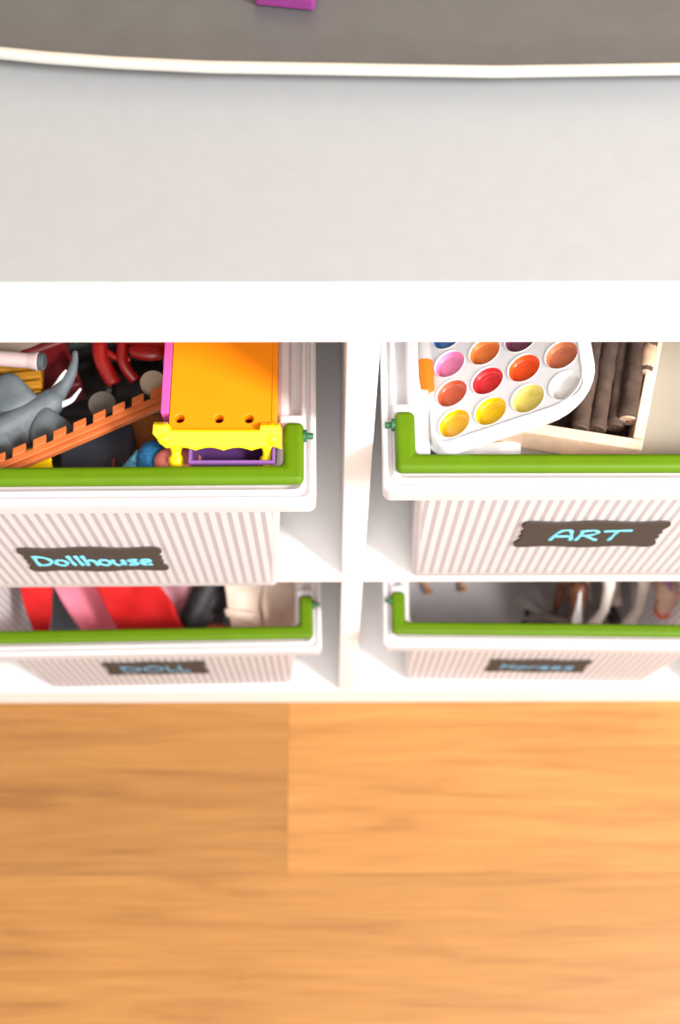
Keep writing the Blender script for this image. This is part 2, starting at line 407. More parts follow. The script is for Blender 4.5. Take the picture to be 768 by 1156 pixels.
body('body', [[((-.066, 0, -.018), .017), ((-.045, 0, -.014), .020), ((-.022, 0, -.015), .017), ((-.008, 0, -.010), .011), ((0, 0, -.008), .0085)],
              [((-.050, 0, -.001), .007), ((-.028, 0, -.002), .007), ((-.008, 0, -.0045), .006)],
              [((-.002, 0, -.008), .0075), ((.010, .0030, -.008), .0048), ((.020, .0075, -.006), .0036), ((.0265, .0125, -.004), .0024), ((.029, .0155, -.002), .0020)],
              [((-.064, .012, -.025), .008), ((-.066, .013, -.052), .007)], [((-.064, -.012, -.025), .008), ((-.066, -.013, -.052), .007)],
              [((-.026, .010, -.022), .0075), ((-.024, .012, -.052), .0062)], [((-.026, -.010, -.022), .0075), ((-.024, -.012, -.052), .0062)],
              [((-.083, 0, -.012), .0015), ((-.088, 0, -.030), .0012)]], GREY, el, .0011)
for s, rr in ((1, (math.radians(8), math.radians(-6), math.radians(48))), (-1, (math.radians(14), math.radians(4), math.radians(-22)))):
    e = obj('ear', fan_ear(s), GREY, el, smooth=True, loc=(-.004, s*.003, -.001), rot=rr)
    q = e.modifiers.new('t', 'SOLIDIFY'); q.thickness = .0016; q.offset = 0; e.modifiers.new('s', 'SUBSURF').render_levels = 1
for s in (1, -1):
    bm = bmesh.new(); P = spline([(.004, s*.0052, -.008), (.010, s*.0072, -.0065), (.014, s*.0078, -.003), (.0180, s*.0078, .000)], 5)
    tube(bm, P, [.0022*(1-.7*i/(len(P)-1)) for i in range(len(P))], 10); obj('tusk', bm, IVORY, el, smooth=True)

# brown toothed roof trim
A = at(-14, 533, .624); B = at(190, 446, .606); d = B-A; ln = d.length
rx = math.atan2(d.y, d.x); ry = -math.asin(d.z/ln)
BRN = mat('terracotta_plastic', (188, 98, 46), .45, var=.1, scale=50)
tg = tag(None, '', '') if False else None
bm = bmesh.new()
box(bm, (0, -.0022, -.002), (ln, .0016, .002)); box(bm, (0, -.0052, -.0045), (ln, -.0022, .0002)); box(bm, (0, -.0010, -.008), (ln, .0008, -.002))
k = 0; x = .003
while x < ln-.01:
    vs = box(bm, (x, .0010, -.0016), (x+.0080, .0060, .0034))
    for v in vs:
        if v.co.y > .003: v.co.x += .0026; 
    x += .0123
o = obj('toy_roof_trim', bm, BRN, None, bevel=.0006, loc=A, rot=(0, ry, rx))
tag(o, 'long orange-brown toothed toy trim lying aslant beside the grey elephant', 'toy')

# doll bed: orange board, yellow scalloped footboard, pink side
ORG = mat('orange_plastic', (242, 136, 0), .42, var=.03); YEL = mat('yellow_plastic', (250, 215, 6), .4, var=.03, scale=60)
PINK = mat('pink_plastic', (222, 84, 158), .4); PURP = mat('purple_plastic', (84, 48, 100), .4, var=.08)
ZB = .6435
a = at(185.5, 478, ZB); b = at(311.5, 478, ZB)
tb = thing('toy_bed', 'orange and yellow toy doll bed with three round holes beside the purple tray', 'toy bed', ((a.x+b.x)/2, a.y, ZB), (0, 0, -.004))
hw = (b.x-a.x)/2
hs = []
for px in (203, 247.3, 281):
    q = at(px, 472.5, ZB); hs.append(circ(q.x-tb.location.x, q.y-tb.location.y, .0031))
hwm = hw-.0030
me = plate([[(-hwm, -.004), (hwm, -.004), (hwm, .16), (-hwm, .16)]]+hs, .007, .0005); wrap('board', me, ORG, tb, loc=(0, 0, -.0035))
bm = bmesh.new(); box(bm, (-hwm+.001, -.003, -.014), (hwm-.001, .158, -.0095)); obj('under_board', bm, mat('dark_orange', (140, 50, 5), .5), tb)
bm = bmesh.new(); box(bm, (hwm+.0004, -.003, -.022), (hw+.0004, .16, .0005)); obj('side_rail', bm, ORG, tb, bevel=.0006)
bm = bmesh.new(); box(bm, (-hw-.0024, .006, -.020), (-hw+.0022, .16, .0005)); o = obj('side_rail', bm, PINK, tb, bevel=.0006); o['label'] = 'pink side rail'
def foot():
    top = [(-hw-.0040, .0042), (-hw+.001, .0042), (-hw+.0025, .0012), (hw-.008, .0012), (hw-.007, .0040), (hw+.001, .0040), (hw+.002, .001)]
    bot = []
    n = 24
    for k in range(n+1):
        u = k/n; bot.append((hw+.002-u*(2*hw+.0000)-.0, -.0064+(.0016*abs(math.sin(u*math.pi*4)))-(.0012 if .1 < u < .9 else 0)))
    return top+bot+[(-hw+.001, -.006), (-hw-.0045, .001)]
me = plate([foot()], .0075, .0014, 3)
f = wrap('footboard', me, YEL, tb, smooth=False, loc=(0, -.0058, -.0005), rot=(math.radians(42), 0, 0))
for s in (-1, 1):
    bm = bmesh.new()
    prof = [(0, .0036), (.003, .0040), (.006, .0028), (.008, .0028), (.0095, .0043), (.012, .0046), (.0145, .0036), (.0155, .0014)]
    tube(bm, [(0, 0, -z) for z, r in prof], [r for z, r in prof], 18)
    obj('leg', bm, YEL, tb, smooth=True, loc=(s*(hw-.0058)+(.001 if s > 0 else .0), -.0070, -.007), rot=(math.radians(-52), 0, 0))
    bm = bmesh.new(); ball(bm, (s*(hw-.0012)-.001, -.0045, .0012), .0042, (1, 1, .8)); ball(bm, (s*(hw-.0012)-.001, -.0085, -.0015), .0040)
    obj('corner_knob', bm, YEL, tb, smooth=True)

# purple tray under the bed
a = at(216, 527, .600); b = at(322.5, 527, .600)
pt = thing('toy_tray', 'dark purple open toy tray under the orange bed, along the right side of the bin', 'toy tray', (-.0466, -.0166, .6165), (0, 0, 0))
wd = .046
bm = bmesh.new()
def rr(x0, x1, y0, y1, z): return [Vector((x0, y0, z)), Vector((x1, y0, z)), Vector((x1, y1, z)), Vector((x0, y1, z))]
loft(bm, [rr(-wd+.004, -.004, .004, .166, 0), rr(-wd, 0, 0, .17, .020), rr(-wd+.0016, -.0016, .0016, .1684, .020), rr(-wd+.005, -.005, .005, .165, .003)], None, True, True)
obj('tray_shell', bm, PURP, pt, bevel=.0006)
bm = bmesh.new()
loft(bm, [rr(-wd-.0006, .0006, -.0006, .1706, .0190), rr(-wd-.0006, .0006, -.0006, .1706, .0210), rr(-wd+.0010, -.0010, .0012, .1690, .0210), rr(-wd+.0010, -.0010, .0012, .1690, .0190), rr(-wd-.0006, .0006, -.0006, .1706, .0190)])
obj('lip', bm, mat('violet_plastic', (128, 84, 150), .4), pt)

# blue cap-like toy
c = at(174, 521, .616)
bl = thing('toy_hat', 'blue fuzzy rounded toy hat against the green handle of the Dollhouse bin', 'toy hat', c, (math.radians(0), 0, math.radians(8)))
BLU = mat('blue_felt', (20, 96, 142), .8, var=.28, scale=260, bump=.6, bscale=500)
bm = bmesh.new(); ball(bm, (0, .000, 0), .0112, (.9, 1.15, .7), 3); obj('crown', bm, BLU, bl, smooth=True)
bm = bmesh.new(); tube(bm, spline([(-.006, .004, 0), (-.012, .000, -.001), (-.020, -.005, -.004)], 6), [.0058-.0002*i for i in range(13)], 12, True, .6)
obj('brim', bm, mat('speckled_blue_felt', (72, 138, 160), .9, var=.5, scale=420, bump=.8, bscale=600), bl, smooth=True)
# salmon toy
c = at(201, 521, .624)
bm = bmesh.new(); ball(bm, (0, 0, 0), .0118, (1.15, .8, .5), 3)
o = obj('toy_bowl', bm, mat('salmon_rubber', (196, 108, 96), .5, var=.05), None, smooth=True, loc=c); tag(o, 'salmon pink rounded toy bowl upside down beside the blue hat', 'toy bowl')
# brown block
a = at(161, 490, .585)
bb = thing('toy_cabinet', 'dull brown toy cabinet block behind the blue hat, left of the orange bed', 'toy cabinet', (a.x, a.y, .545), (0, 0, .06))
bm = bmesh.new(); box(bm, (-.0095, -.011, 0), (.0105, .014, .038)); obj('carcass', bm, mat('brown_toy_wood', (150, 86, 28), .6, var=.15), bb, bevel=.0012)
bm = bmesh.new(); box(bm, (-.0085, -.0122, .003), (.0095, -.011, .035)); o = obj('door', bm, mat('brown_toy_wood2', (130, 72, 24), .6), bb, bevel=.0004)
bm = bmesh.new(); ball(bm, (.006, -.0132, .02), .0016); obj('knob', bm, BRN, o, smooth=True)
# dark navy toy box in front
a = at(66, 540, .605); b = at(146, 478, .605)
nb = thing('toy_chest', 'blue-black toy chest beneath the orange-brown trim', 'toy chest', ((a.x+b.x)/2, (a.y+b.y)/2, .55), (0, 0, .08))
NAVY = mat('navy_plastic', (38, 42, 52), .5, var=.2, scale=40, bump=.2)
bm = bmesh.new(); box(bm, (-.021, -.012, 0), (.021, .019, .040)); obj('chest_body', bm, NAVY, nb, bevel=.003, seg=3)
bm = bmesh.new(); box(bm, (-.0215, -.0125, .041), (.0215, .0195, .048)); obj('lid', bm, NAVY, nb, bevel=.0025, seg=3)
bm = bmesh.new(); box(bm, (.0088, -.0134, .005), (.0112, -.003, .0496)); obj('strap', bm, mat('rust_strap', (122, 58, 44), .6), nb, bevel=.0006)
# stools
def stool(name, label, px, py, z, r, h, col, mname):
    c = at(px, py, z)
    t = thing(name, label, 'toy stool', (c.x, c.y, z-h), (0, 0, 0), 'round toy stools in the Dollhouse bin')
    m = mat(mname, col, .5)
    bm = bmesh.new(); prof = [(0, r*.9), (.001, r), (.0045, r), (.0055, r*.92)]
    tube(bm, [(0, 0, h-.0055+a) for a, q in prof], [q for a, q in prof], 28, True, 1, (0, 1, 0)); obj('seat', bm, m, t, bevel=0)
    for k in range(3):
        an = k*2.094+.4; bm = bmesh.new()
        cyl(bm, (math.cos(an)*r*.55, math.sin(an)*r*.55, h-.006), (math.cos(an)*r*.8, math.sin(an)*r*.8, 0), .0013, .001, 10); obj('leg', bm, m, t, smooth=True)
stool('toy_stool', 'dull grey round toy stool above the toothed trim', 115, 455, .595, .0085, .030, (104, 98, 90), 'grey_toy_wood')
stool('toy_stool', 'tan round toy stool beside the pink edge of the orange bed', 172, 430, .600, .0076, .030, (178, 160, 136), 'tan_toy_wood')
# red toys at the back
RED = mat('red_plastic', (142, 14, 10), .35, var=.12); DRED = mat('dark_red_plastic', (92, 12, 16), .45, var=.12)
a = at(54, 407, .600)
rh = thing('toy_armchair', 'dark red toy armchair behind the elephant tusks', 'toy chair', (a.x, a.y, .560), (0, 0, .4))
bm = bmesh.new(); box(bm, (-.014, -.012, 0), (.014, .012, .022)); obj('seat', bm, DRED, rh, bevel=.003, seg=3)
bm = bmesh.new(); box(bm, (-.014, .006, .020), (.014, .012, .044)); obj('backrest', bm, DRED, rh, bevel=.0028, seg=3)
for s in (-1, 1):
    bm = bmesh.new(); box(bm, (s*.014-.003*(s > 0), -.011, .020), (s*.014+.003*(s < 0), .007, .031)); obj('armrest', bm, DRED, rh, bevel=.0014)
a = at(146, 398, .605)
rc = thing('toy_tricycle', 'bright red toy tricycle lying at the back of the Dollhouse bin', 'toy tricycle', (a.x, a.y, .585), (0, 0, -.12))
bm = bmesh.new()
for P, r in (([(-.022, .006, .020), (-.016, .010, .022), (0, .011, .021), (.022, .012, .020)], .0056), ([(-.020, .008, .018), (-.017, -.004, .014), (-.008, -.016, .008)], .0048),
             ([(-.006, .009, .019), (-.004, -.004, .014), (.004, -.012, .008)], .0034), ([(-.019, .004, .016), (-.009, -.001, .014), (.0, -.001, .013)], .0022)):
    tube(bm, spline(P, 6), r, 12)
obj('frame', bm, RED, rc, smooth=True)
bm = bmesh.new(); ball(bm, (.010, .004, .017), .0085, (1.5, .8, .45)); obj('saddle', bm, RED, rc, smooth=True)
for x, y in ((-.010, -.018), (.016, -.010), (.020, .006)):
    bm = bmesh.new(); tube(bm, [(x-.0016, y, .004), (x+.0016, y, .004)], .007, 22, True, 1); obj('wheel', bm, mat('black_plastic', (20, 18, 20), .4), rc)
# pale pink stick with dark cap
a = at(-6, 404, .622); b = at(44, 408, .622); c2 = at(50, 409, .622)
tk = thing('toy_baton', 'pale pink toy baton with a dark grey cap, behind the elephant', 'toy baton', a, (0, 0, math.atan2(b.y-a.y, b.x-a.x)))
ln = (b-a).length
bm = bmesh.new(); tube(bm, spline([(-.03, 0, 0), (ln*.5, 0, 0), (ln*.8, 0, 0), (ln, 0, 0)], 4), [.0046]*5+[.0044]*3+[.0046, .005, .0052, .0054, .0054], 20); obj('stick', bm, mat('pale_pink', (186, 164, 162), .45), tk, smooth=True)
bm = bmesh.new(); tube(bm, [(ln, 0, 0), (ln+.0026, 0, 0), (ln+.0036, 0, 0)], [.0052, .0052, .0042], 20); obj('cap', bm, mat('cap_grey', (74, 78, 82), .25), tk, smooth=False)
# golden pieces at left
GOLD = mat('golden_plastic', (158, 106, 18), .5, var=.2, scale=90)
a = at(8, 440, .600)
gb = thing('toy_crate', 'golden yellow slatted toy crate behind the elephant ear', 'toy crate', (a.x, a.y, .570), (0, 0, .12))
for k in range(5):
    bm = bmesh.new(); box(bm, (-.016, -.014+.0068*k, .024), (.020, -.009+.0068*k, .030)); obj('slat', bm, GOLD, gb, bevel=.0008)
for s in (-1, 1):
    bm = bmesh.new(); box(bm, (.002+s*.015-.002, -.015, 0), (.002+s*.015+.002, .020, .025)); obj('side_board', bm, GOLD, gb, bevel=.0006)
a = at(36, 522, .612)
yb_ = thing('toy_bucket', 'bright yellow toy bucket below the toothed trim, at the green handle', 'toy bucket', (a.x, a.y, .575), (0, 0, .3))
bm = bmesh.new(); tube(bm, [(0, 0, 0), (0, 0, .034), (0, 0, .0345), (0, 0, .032), (0, 0, .006)], [.0075, .0105, .0092, .0085, .0062], 24, True, 1, (0, 1, 0)); obj('pail', bm, YEL, yb_)
bm = bmesh.new(); tube(bm, [(.0102*math.cos(t_), .0102*math.sin(t_)*.3, .033+.008*math.sin(t_)) for t_ in [math.pi*k/14 for k in range(15)]], .0008, 8); obj('bail', bm, YEL, yb_, smooth=True)
a = at(12, 388, .600)
bm = bmesh.new(); ball(bm, (0, 0, 0), .018, (1.2, .55, .6), 3); o = obj('toy_cushion', bm, mat('taupe_fabric', (128, 112, 100), .8, bump=.3), None, smooth=True, loc=(a.x, a.y+.002, .600)); tag(o, 'taupe toy cushion above the pale pink baton', 'toy cushion')
# dark toy bodies filling the bin
BLK = mat('black_toy', (26, 24, 26), .45, var=.2)
tv = thing('toy_carriage', 'black toy carriage in the middle of the Dollhouse bin', 'toy carriage', (-.178, .105, .52), (0, 0, .1))
body('carriage_body', [[((-.05, -.02, .005), .022), ((.04, -.02, .0), .022)], [((-.05, .02, .01), .026), ((.04, .02, .01), .024)], [((-.02, 0, .03), .014), ((.02, .01, .03), .014)]], BLK, tv, .003)
for sx, sy in ((-.04, -.034), (.035, -.034), (-.04, .034), (.035, .034)):
    bm = bmesh.new(); tube(bm, [(sx, sy-.004, -.012), (sx, sy+.004, -.012)], .016, 28); obj('wheel', bm, BLK, tv)
bm = bmesh.new()
for k in range(7): box(bm, (-.11, .0, .0), (.11, .30, .055)) if k == 0 else None
o = obj('toy_playmat', bm, mat('dark_brown_fabric', (46, 36, 34), .9, var=.25, bump=.4), None, bevel=.012, seg=4, loc=(-.174, .012, BASEU+.0005)); tag(o, 'folded dark brown play mat under the toys in the Dollhouse bin', 'play mat')

# ================================================================== contents: ART bin
PAPER = mat('pale_card', (150, 142, 128), .8, var=.02)
pad = thing('drawing_pad', 'pale grey drawing pad lying flat under the paints in the ART bin', 'drawing pad', (.163, .006, BASEU+.001))
bm = bmesh.new(); box(bm, (-.108, .0, .0), (.108, .315, .188)); obj('pages', bm, PAPER, pad, bevel=.0015)
bm = bmesh.new(); box(bm, (-.1085, -.001, .1885), (.1085, .3155, .190)); obj('cover', bm, PAPER, pad, bevel=.0005)
ZP = BASEU+.001+.1905
# white box edge at the left
a = at(476, 514, ZP+.030)
wb = thing('paint_box', 'narrow white open carton along the left wall of the ART bin', 'carton', (a.x+.001, a.y-.001, ZP))
bm = bmesh.new(); box(bm, (-.0030, 0, 0), (.0038, .16, .034)); obj('carton_side', bm, mat('white_card', (236, 234, 234), .6), wb, bevel=.0008)
# marker
a = at(482, 452, ZP+.030); b = at(479, 405, ZP+.032)
mk = thing('orange_marker', 'orange marker pen with a grey end beside the paint palette', 'marker', (0, 0, 0))
d = (b-a)
def mp(t): return a+d*t
bm = bmesh.new(); tube(bm, [mp(0), mp(.15), mp(.2), mp(.92)], [.0012, .0026, .0050, .0050], 18); obj('barrel', bm, mat('orange_ink', (244, 104, 8), .4), mk, smooth=False)
bm = bmesh.new(); tube(bm, [mp(.92), mp(1.6), mp(1.9)], [.0045, .0045, .004], 18); o = obj('cap', bm, mat('light_grey_plastic', (176, 172, 172), .4), mk); o['label'] = 'grey cap'

# palette
X = Vector((.0195, .0024, .0106)); Y = Vector((0, .0217, -.0048))
px_ = X.length; X = X.normalized(); Z = X.cross(Y).normalized(); Yn = Z.cross(X)
c0 = at(551, 430.5, .645)
PM = Matrix(((X.x, Yn.x, Z.x, c0.x), (X.y, Yn.y, Z.y, c0.y), (X.z, Yn.z, Z.z, c0.z), (0, 0, 0, 1)))
WP = mat('white_tray_plastic', (238, 237, 240), .25, var=.01, trans=.15)
pal = thing('paint_palette', 'white watercolour paint palette with round colour pans leaning in the ART bin', 'paint palette'); pal.matrix_world = PM
pit = .0216; NX, NY = 4, 6
x0, x1, y0, y1 = -pit-.0160, 2*pit+.0130, -pit-.0142, 4*pit+.016
def rpoly(x0, x1, y0, y1, rbl, r, z, n=8):
    o = []
    for cx, cy, a0, q in ((x1-r, y1-r, 0, r), (x0+r, y1-r, 90, r), (x0+rbl, y0+rbl, 180, rbl), (x1-rbl*1.9, y0+rbl*1.9, 270, rbl*1.9)):
        for k in range(n+1):
            t = math.radians(a0+90*k/n); o.append(Vector((cx+q*math.cos(t), cy+q*math.sin(t), z)))
    return o
holes = [circ(i*pit, j*pit, .0097, 32) for i in range(-1, 3) for j in range(-1, 5)]
me = plate([[tuple(v[:2]) for v in rpoly(x0+.003, x1-.003, y0+.003, y1-.003, .012, .008, 0)]]+holes, .0016, .0003)
wrap('tray_panel', me, WP, pal, loc=(0, 0, 0))
bm = bmesh.new()
def RP(e, z): return rpoly(x0-e, x1+e, y0-e, y1+e, .013+e, .010, z)
loft(bm, [RP(-.0045, -.0006), RP(-.0035, .0012), RP(-.0022, .0012), RP(-.0006, -.001), RP(0, -.0034), RP(.0022, -.0038), RP(.0027, -.0045), RP(.0022, -.0052), RP(-.0012, -.0048), RP(-.0018, -.0016), RP(-.0045, -.0006)])
obj('rim', bm, WP, pal, smooth=True)
cols = {(-1, 1): (236, 140, 188), (0, 1): (236, 130, 60), (1, 1): (130, 66, 96), (2, 1): (214, 110, 90),
        (-1, 0): (212, 96, 62), (0, 0): (228, 46, 52), (1, 0): (246, 88, 22), (2, 0): (208, 122, 84),
        (-1, -1): (246, 188, 12), (0, -1): (248, 204, 6), (1, -1): (232, 214, 110), (2, -1): (236, 234, 232)}
nm = {(-1, 1): 'pink', (0, 1): 'orange tan', (1, 1): 'plum', (-1, 0): 'terracotta', (0, 0): 'red', (1, 0): 'orange', (2, 0): 'light brown', (-1, -1): 'golden yellow', (0, -1): 'bright yellow', (1, -1): 'pale yellow', (2, -1): 'white'}
cols2 = {(-1, 1): cols[(-1, 1)], (0, 1): cols[(0, 1)], (1, 1): cols[(1, 1)], (2, 1): (150, 60, 70)}
extra = [(60, 120, 190), (40, 150, 90), (120, 80, 50), (40, 40, 60), (90, 60, 140), (30, 130, 160), (70, 160, 60), (110, 110, 110), (20, 60, 140), (150, 200, 220), (20, 20, 20), (90, 40, 30)]
ei = 0
for i in range(-1, 3):
    for j in range(-1, 5):
        if (i, j) in cols: c = cols[(i, j)]
        else: c = extra[ei % 12]; ei += 1
        bm = bmesh.new()
        prof = [(.0099, .0009), (.0095, .0013), (.0091, .0003), (.0085, -.0024), (.0079, -.0031), (.0050, -.0026), (.0015, -.0027)]
        rs = [[Vector((r*math.cos(2*math.pi*k/32), r*math.sin(2*math.pi*k/32), z)) for k in range(32)] for r, z in prof]
        loft(bm, rs, lambda jj, k: 1 if jj < 2 else 0, False, True)
        o = obj('paint_pan', bm, [mat('paint_%d_%d' % (i+1, j+1), c, .3, var=.09, scale=220, coat=.6), WP], pal, smooth=True, loc=(i*pit, j*pit, 0))
        if (i, j) in nm: o['label'] = nm[(i, j)]+' round paint pan'

# wooden box of twig pencils
CRM = mat('whitewashed_wood', (232, 204, 174), .7, var=.16, scale=70, bump=.4)
zt = ZP+.022
fl_, fr_, br_ = at(560, 482, zt), at(725, 508, zt), at(748, 388, zt)
ang = math.atan2(fr_.y-fl_.y, fr_.x-fl_.x)
L1 = (fr_-fl_).length; ang2 = math.atan2(br_.y-fr_.y, br_.x-fr_.x)
tb2 = thing('wooden_box', 'open cream wooden box holding the dark twigs, right of the paint palette', 'box', (fr_.x, fr_.y, ZP), (0, 0, ang2-math.pi/2))
Mi = Matrix.Rotation(-(ang2-math.pi/2), 4, 'Z')
W_ = .094; LN = .15; sk = math.tan(ang-(ang2-math.pi/2))
def skew(bm):
    for v in bm.verts: v.co.y += v.co.x*sk
bm = bmesh.new(); box(bm, (-W_, 0, 0), (0, .0068, .022)); skew(bm); obj('box_side', bm, CRM, tb2, bevel=.0008)
bm = bmesh.new(); box(bm, (-W_, LN-.0068, 0), (0, LN, .022)); skew(bm); obj('box_side', bm, CRM, tb2, bevel=.0008)
bm = bmesh.new(); box(bm, (-.0062, .0070, 0), (0, LN-.0070, .022)); obj('box_side', bm, CRM, tb2, bevel=.0008)
bm = bmesh.new(); box(bm, (-W_, .0070, 0), (-W_+.0062, LN-.0070, .022)); skew(bm); obj('box_side', bm, CRM, tb2, bevel=.0008)
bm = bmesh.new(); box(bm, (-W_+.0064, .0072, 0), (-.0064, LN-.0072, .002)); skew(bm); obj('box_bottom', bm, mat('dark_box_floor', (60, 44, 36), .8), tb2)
DCUT = mat('dark_cut_wood', (84, 62, 50), .8, var=.1)
BARK = mat('bark', (74, 56, 46), .85, var=.3, scale=120, bump=.9, bscale=160); CUT = mat('cut_wood', (206, 168, 138), .7, var=.1, scale=200)
def twig(label, p0, p1, z0, r, seed, cut=True, peel=False):
    a = at(p0[0], p0[1], z0); b = at(p1[0], p1[1], z0-.003); d = b-a; ln = .10
    t = thing('twig_pencil', label, 'twig', a, (0, 0, math.atan2(d.y, d.x)), 'twigs in the wooden box')
    n = 26; P = []; R = []
    for k in range(n+1):
        u = k/n; P.append((u*ln, .0012*noise.noise(Vector((u*3, seed, 0))), .0010*noise.noise(Vector((u*3, seed, 5))))); R.append(r*(1+.10*noise.noise(Vector((u*9, seed, 9)))))
    bm = bmesh.new(); tube(bm, P, R, 14)
    for v in bm.verts: v.co += Vector(noise.noise_vector(v.co*220+Vector((seed, 0, 0))))*.0005
    obj('bark', bm, BARK, t, smooth=True)
    bm = bmesh.new()
    tube(bm, [(-.0009, 0, 0), (.0004, 0, 0)], [R[0]*.80, R[0]*.93], 18); o = obj('cut_end', bm, CUT if cut else DCUT, t)
    if peel:
        bm = bmesh.new(); tube(bm, [(-.002, 0, 0), (.004, 0, .0004), (.012, 0, .0008), (.022, 0, .0004)], [r*.6, r*1.05, r*1.12, r*.9], 16); q = obj('peeled_tip', bm, CUT, t, smooth=True); q['label'] = 'pale peeled tip'
    bm = bmesh.new(); ball(bm, (-.0009, 0, 0), .0009, (.5, 1, 1)); obj('lead', bm, mat('lead', (80, 60, 54), .5), o)
zt2 = ZP+.0125
twig('dark twig with a pale cut end, nearest the right side of the wooden box', (709, 474), (716, 410), zt2+.004, .0062, 3)
twig('second dark twig from the right in the wooden box', (694, 482), (700, 410), zt2-.001, .0058, 8, False)
twig('dark twig third from the right, partly under the palette', (674, 484), (685, 410), zt2, .0056, 14, False)
twig('leftmost dark twig, mostly covered by the palette', (655, 484), (667, 410), zt2, .0055, 21, False)
twig('thin light-tipped twig at the upper right corner of the wooden box', (730, 421), (735, 380), zt2+.006, .0046, 27, True, True)
# small painted tube below palette
a = at(506, 510, ZP+.006)
pp = thing('paint_tube', 'small white paint tube with a dark green cap beneath the palette', 'paint tube', (a.x, a.y, ZP+.0045), (0, 0, .1))
bm = bmesh.new(); tube(bm, [(.0, 0, 0), (.003, 0, 0), (.006, 0, 0), (.030, 0, -.001), (.042, 0, -.002)], [.002, .0042, .0045, .0044, .005], 18, True, .8); obj('tube_body', bm, mat('tube_white', (222, 222, 226), .35, var=.1, scale=90), pp, smooth=True)
bm = bmesh.new(); cyl(bm, (-.009, 0, 0), (0, 0, 0), .0034, .0037, 16); obj('cap', bm, mat('tube_green', (24, 84, 66), .4), pp)

# ================================================================== contents: DOLL bin
FR = mat('red_fabric', (190, 2, 4), .8, var=.08, scale=40, bump=.4, bscale=900)
FP = mat('pink_fabric', (232, 128, 150), .8, var=.12, scale=30, bump=.4, bscale=900)
FPL = mat('dusty_pink_fabric', (196, 140, 150), .8, var=.12, scale=40, bump=.4, bscale=900)
FC = mat('cream_fabric', (226, 204, 188), .8, var=.07, scale=30, bump=.4, bscale=900)
FB = mat('black_fabric', (24, 24, 28), .6, var=.3, scale=60, bump=.4, bscale=700)
FG = mat('bluegrey_fabric', (120, 136, 146), .8, var=.15, scale=50, bump=.4, bscale=900)
zl = .245
def q4(pts, zs): return [at(x, y, z) for (x, y), z in zip(pts, zs)]
bm = bmesh.new(); box(bm, (-.105, 0, 0), (.105, .30, .10)); o = obj('folded_blanket', bm, FG, None, bevel=.018, seg=5, loc=(-.174, .022, T+.0035)); tag(o, 'blue-grey folded doll blanket at the bottom of the DOLL bin', 'blanket')
o = cloth('doll_stocking', q4([(14, 622), (60, 622), (53, 722), (39, 724)], [.235, .235, .225, .225]), FR, folds=.5, amp=.004, seed=0, thick=.004); tag(o, 'narrow red doll stocking tapering down at the left of the DOLL bin', 'doll clothes', 'doll clothes')
o = cloth('doll_blouse', q4([(30, 615), (130, 610), (150, 724), (100, 726)], [.225, .235, .215, .205]), FP, folds=1.2, amp=.005, seed=2.2, thick=.003); tag(o, 'soft pink doll blouse between the two red garments', 'doll clothes', 'doll clothes')
o = cloth('doll_dress', q4([(84, 610), (150, 610), (215, 722), (138, 724)], [.245, .245, .232, .232]), FR, folds=.9, amp=.003, seed=.7, thick=.004); tag(o, 'wide bright red doll dress crossing the middle of the DOLL bin', 'doll clothes', 'doll clothes')
o = cloth('doll_scarf', q4([(140, 612), (232, 612), (215, 705), (188, 705)], [.225, .23, .205, .205]), FPL, folds=1.3, amp=.004, seed=1.1); tag(o, 'dusty pink doll scarf right of the wide red dress', 'doll clothes', 'doll clothes')
bm = bmesh.new()
a = at(250, 640, .215); b = at(208, 722, .215)
hb = thing('doll_shoe', 'black doll shoe between the dusty pink scarf and the cream trousers', 'doll shoe', b, (0, 0, math.atan2(a.y-b.y, a.x-b.x)))
body('upper', [[((.004, 0, 0), .010), ((.020, .002, .002), .012), ((.045, .002, .006), .012), ((.060, 0, .012), .010)], [((.01, -.01, -.002), .008), ((.05, -.012, 0), .010)]], FB, hb, .002)
bm = bmesh.new(); tube(bm, [(-.006, -.008, -.008), (.030, -.010, -.008), (.066, -.006, -.006)], [.009, .012, .010], 14, True, .25); obj('sole', bm, mat('shoe_sole', (70, 66, 68), .6), hb, smooth=True)
a = at(243, 708, .222)
bm = bmesh.new(); ball(bm, (0, 0, 0), .012, (1.25, .5, .5), 3); o = obj('doll_hand', bm, mat('doll_skin', (206, 110, 78), .5), None, smooth=True, loc=(a.x, a.y-.001, .216)); tag(o, 'tan doll arm stub showing under the cream trousers at the handle', 'doll arm')
ct = thing('doll_trousers', 'cream doll trousers with a seam, at the right of the DOLL bin', 'doll clothes', (0, 0, 0), group='doll clothes')
o = cloth('trouser_leg', q4([(246, 612), (302, 612), (298, 722), (262, 722)], [.238, .246, .236, .236]), FC, ct, folds=.6, amp=.003, seed=1.9, thick=.006)
o = cloth('trouser_leg', q4([(299, 612), (346, 612), (342, 722), (299, 722)], [.244, .238, .232, .24]), FC, ct, folds=.8, amp=.0022, seed=.6, thick=.006)
o = cloth('trouser_cuff', q4([(255, 688), (284, 690), (284, 700), (256, 697)], [.242, .248, .246, .242]), FC, ct, folds=.5, amp=.001, seed=.4, thick=.004)

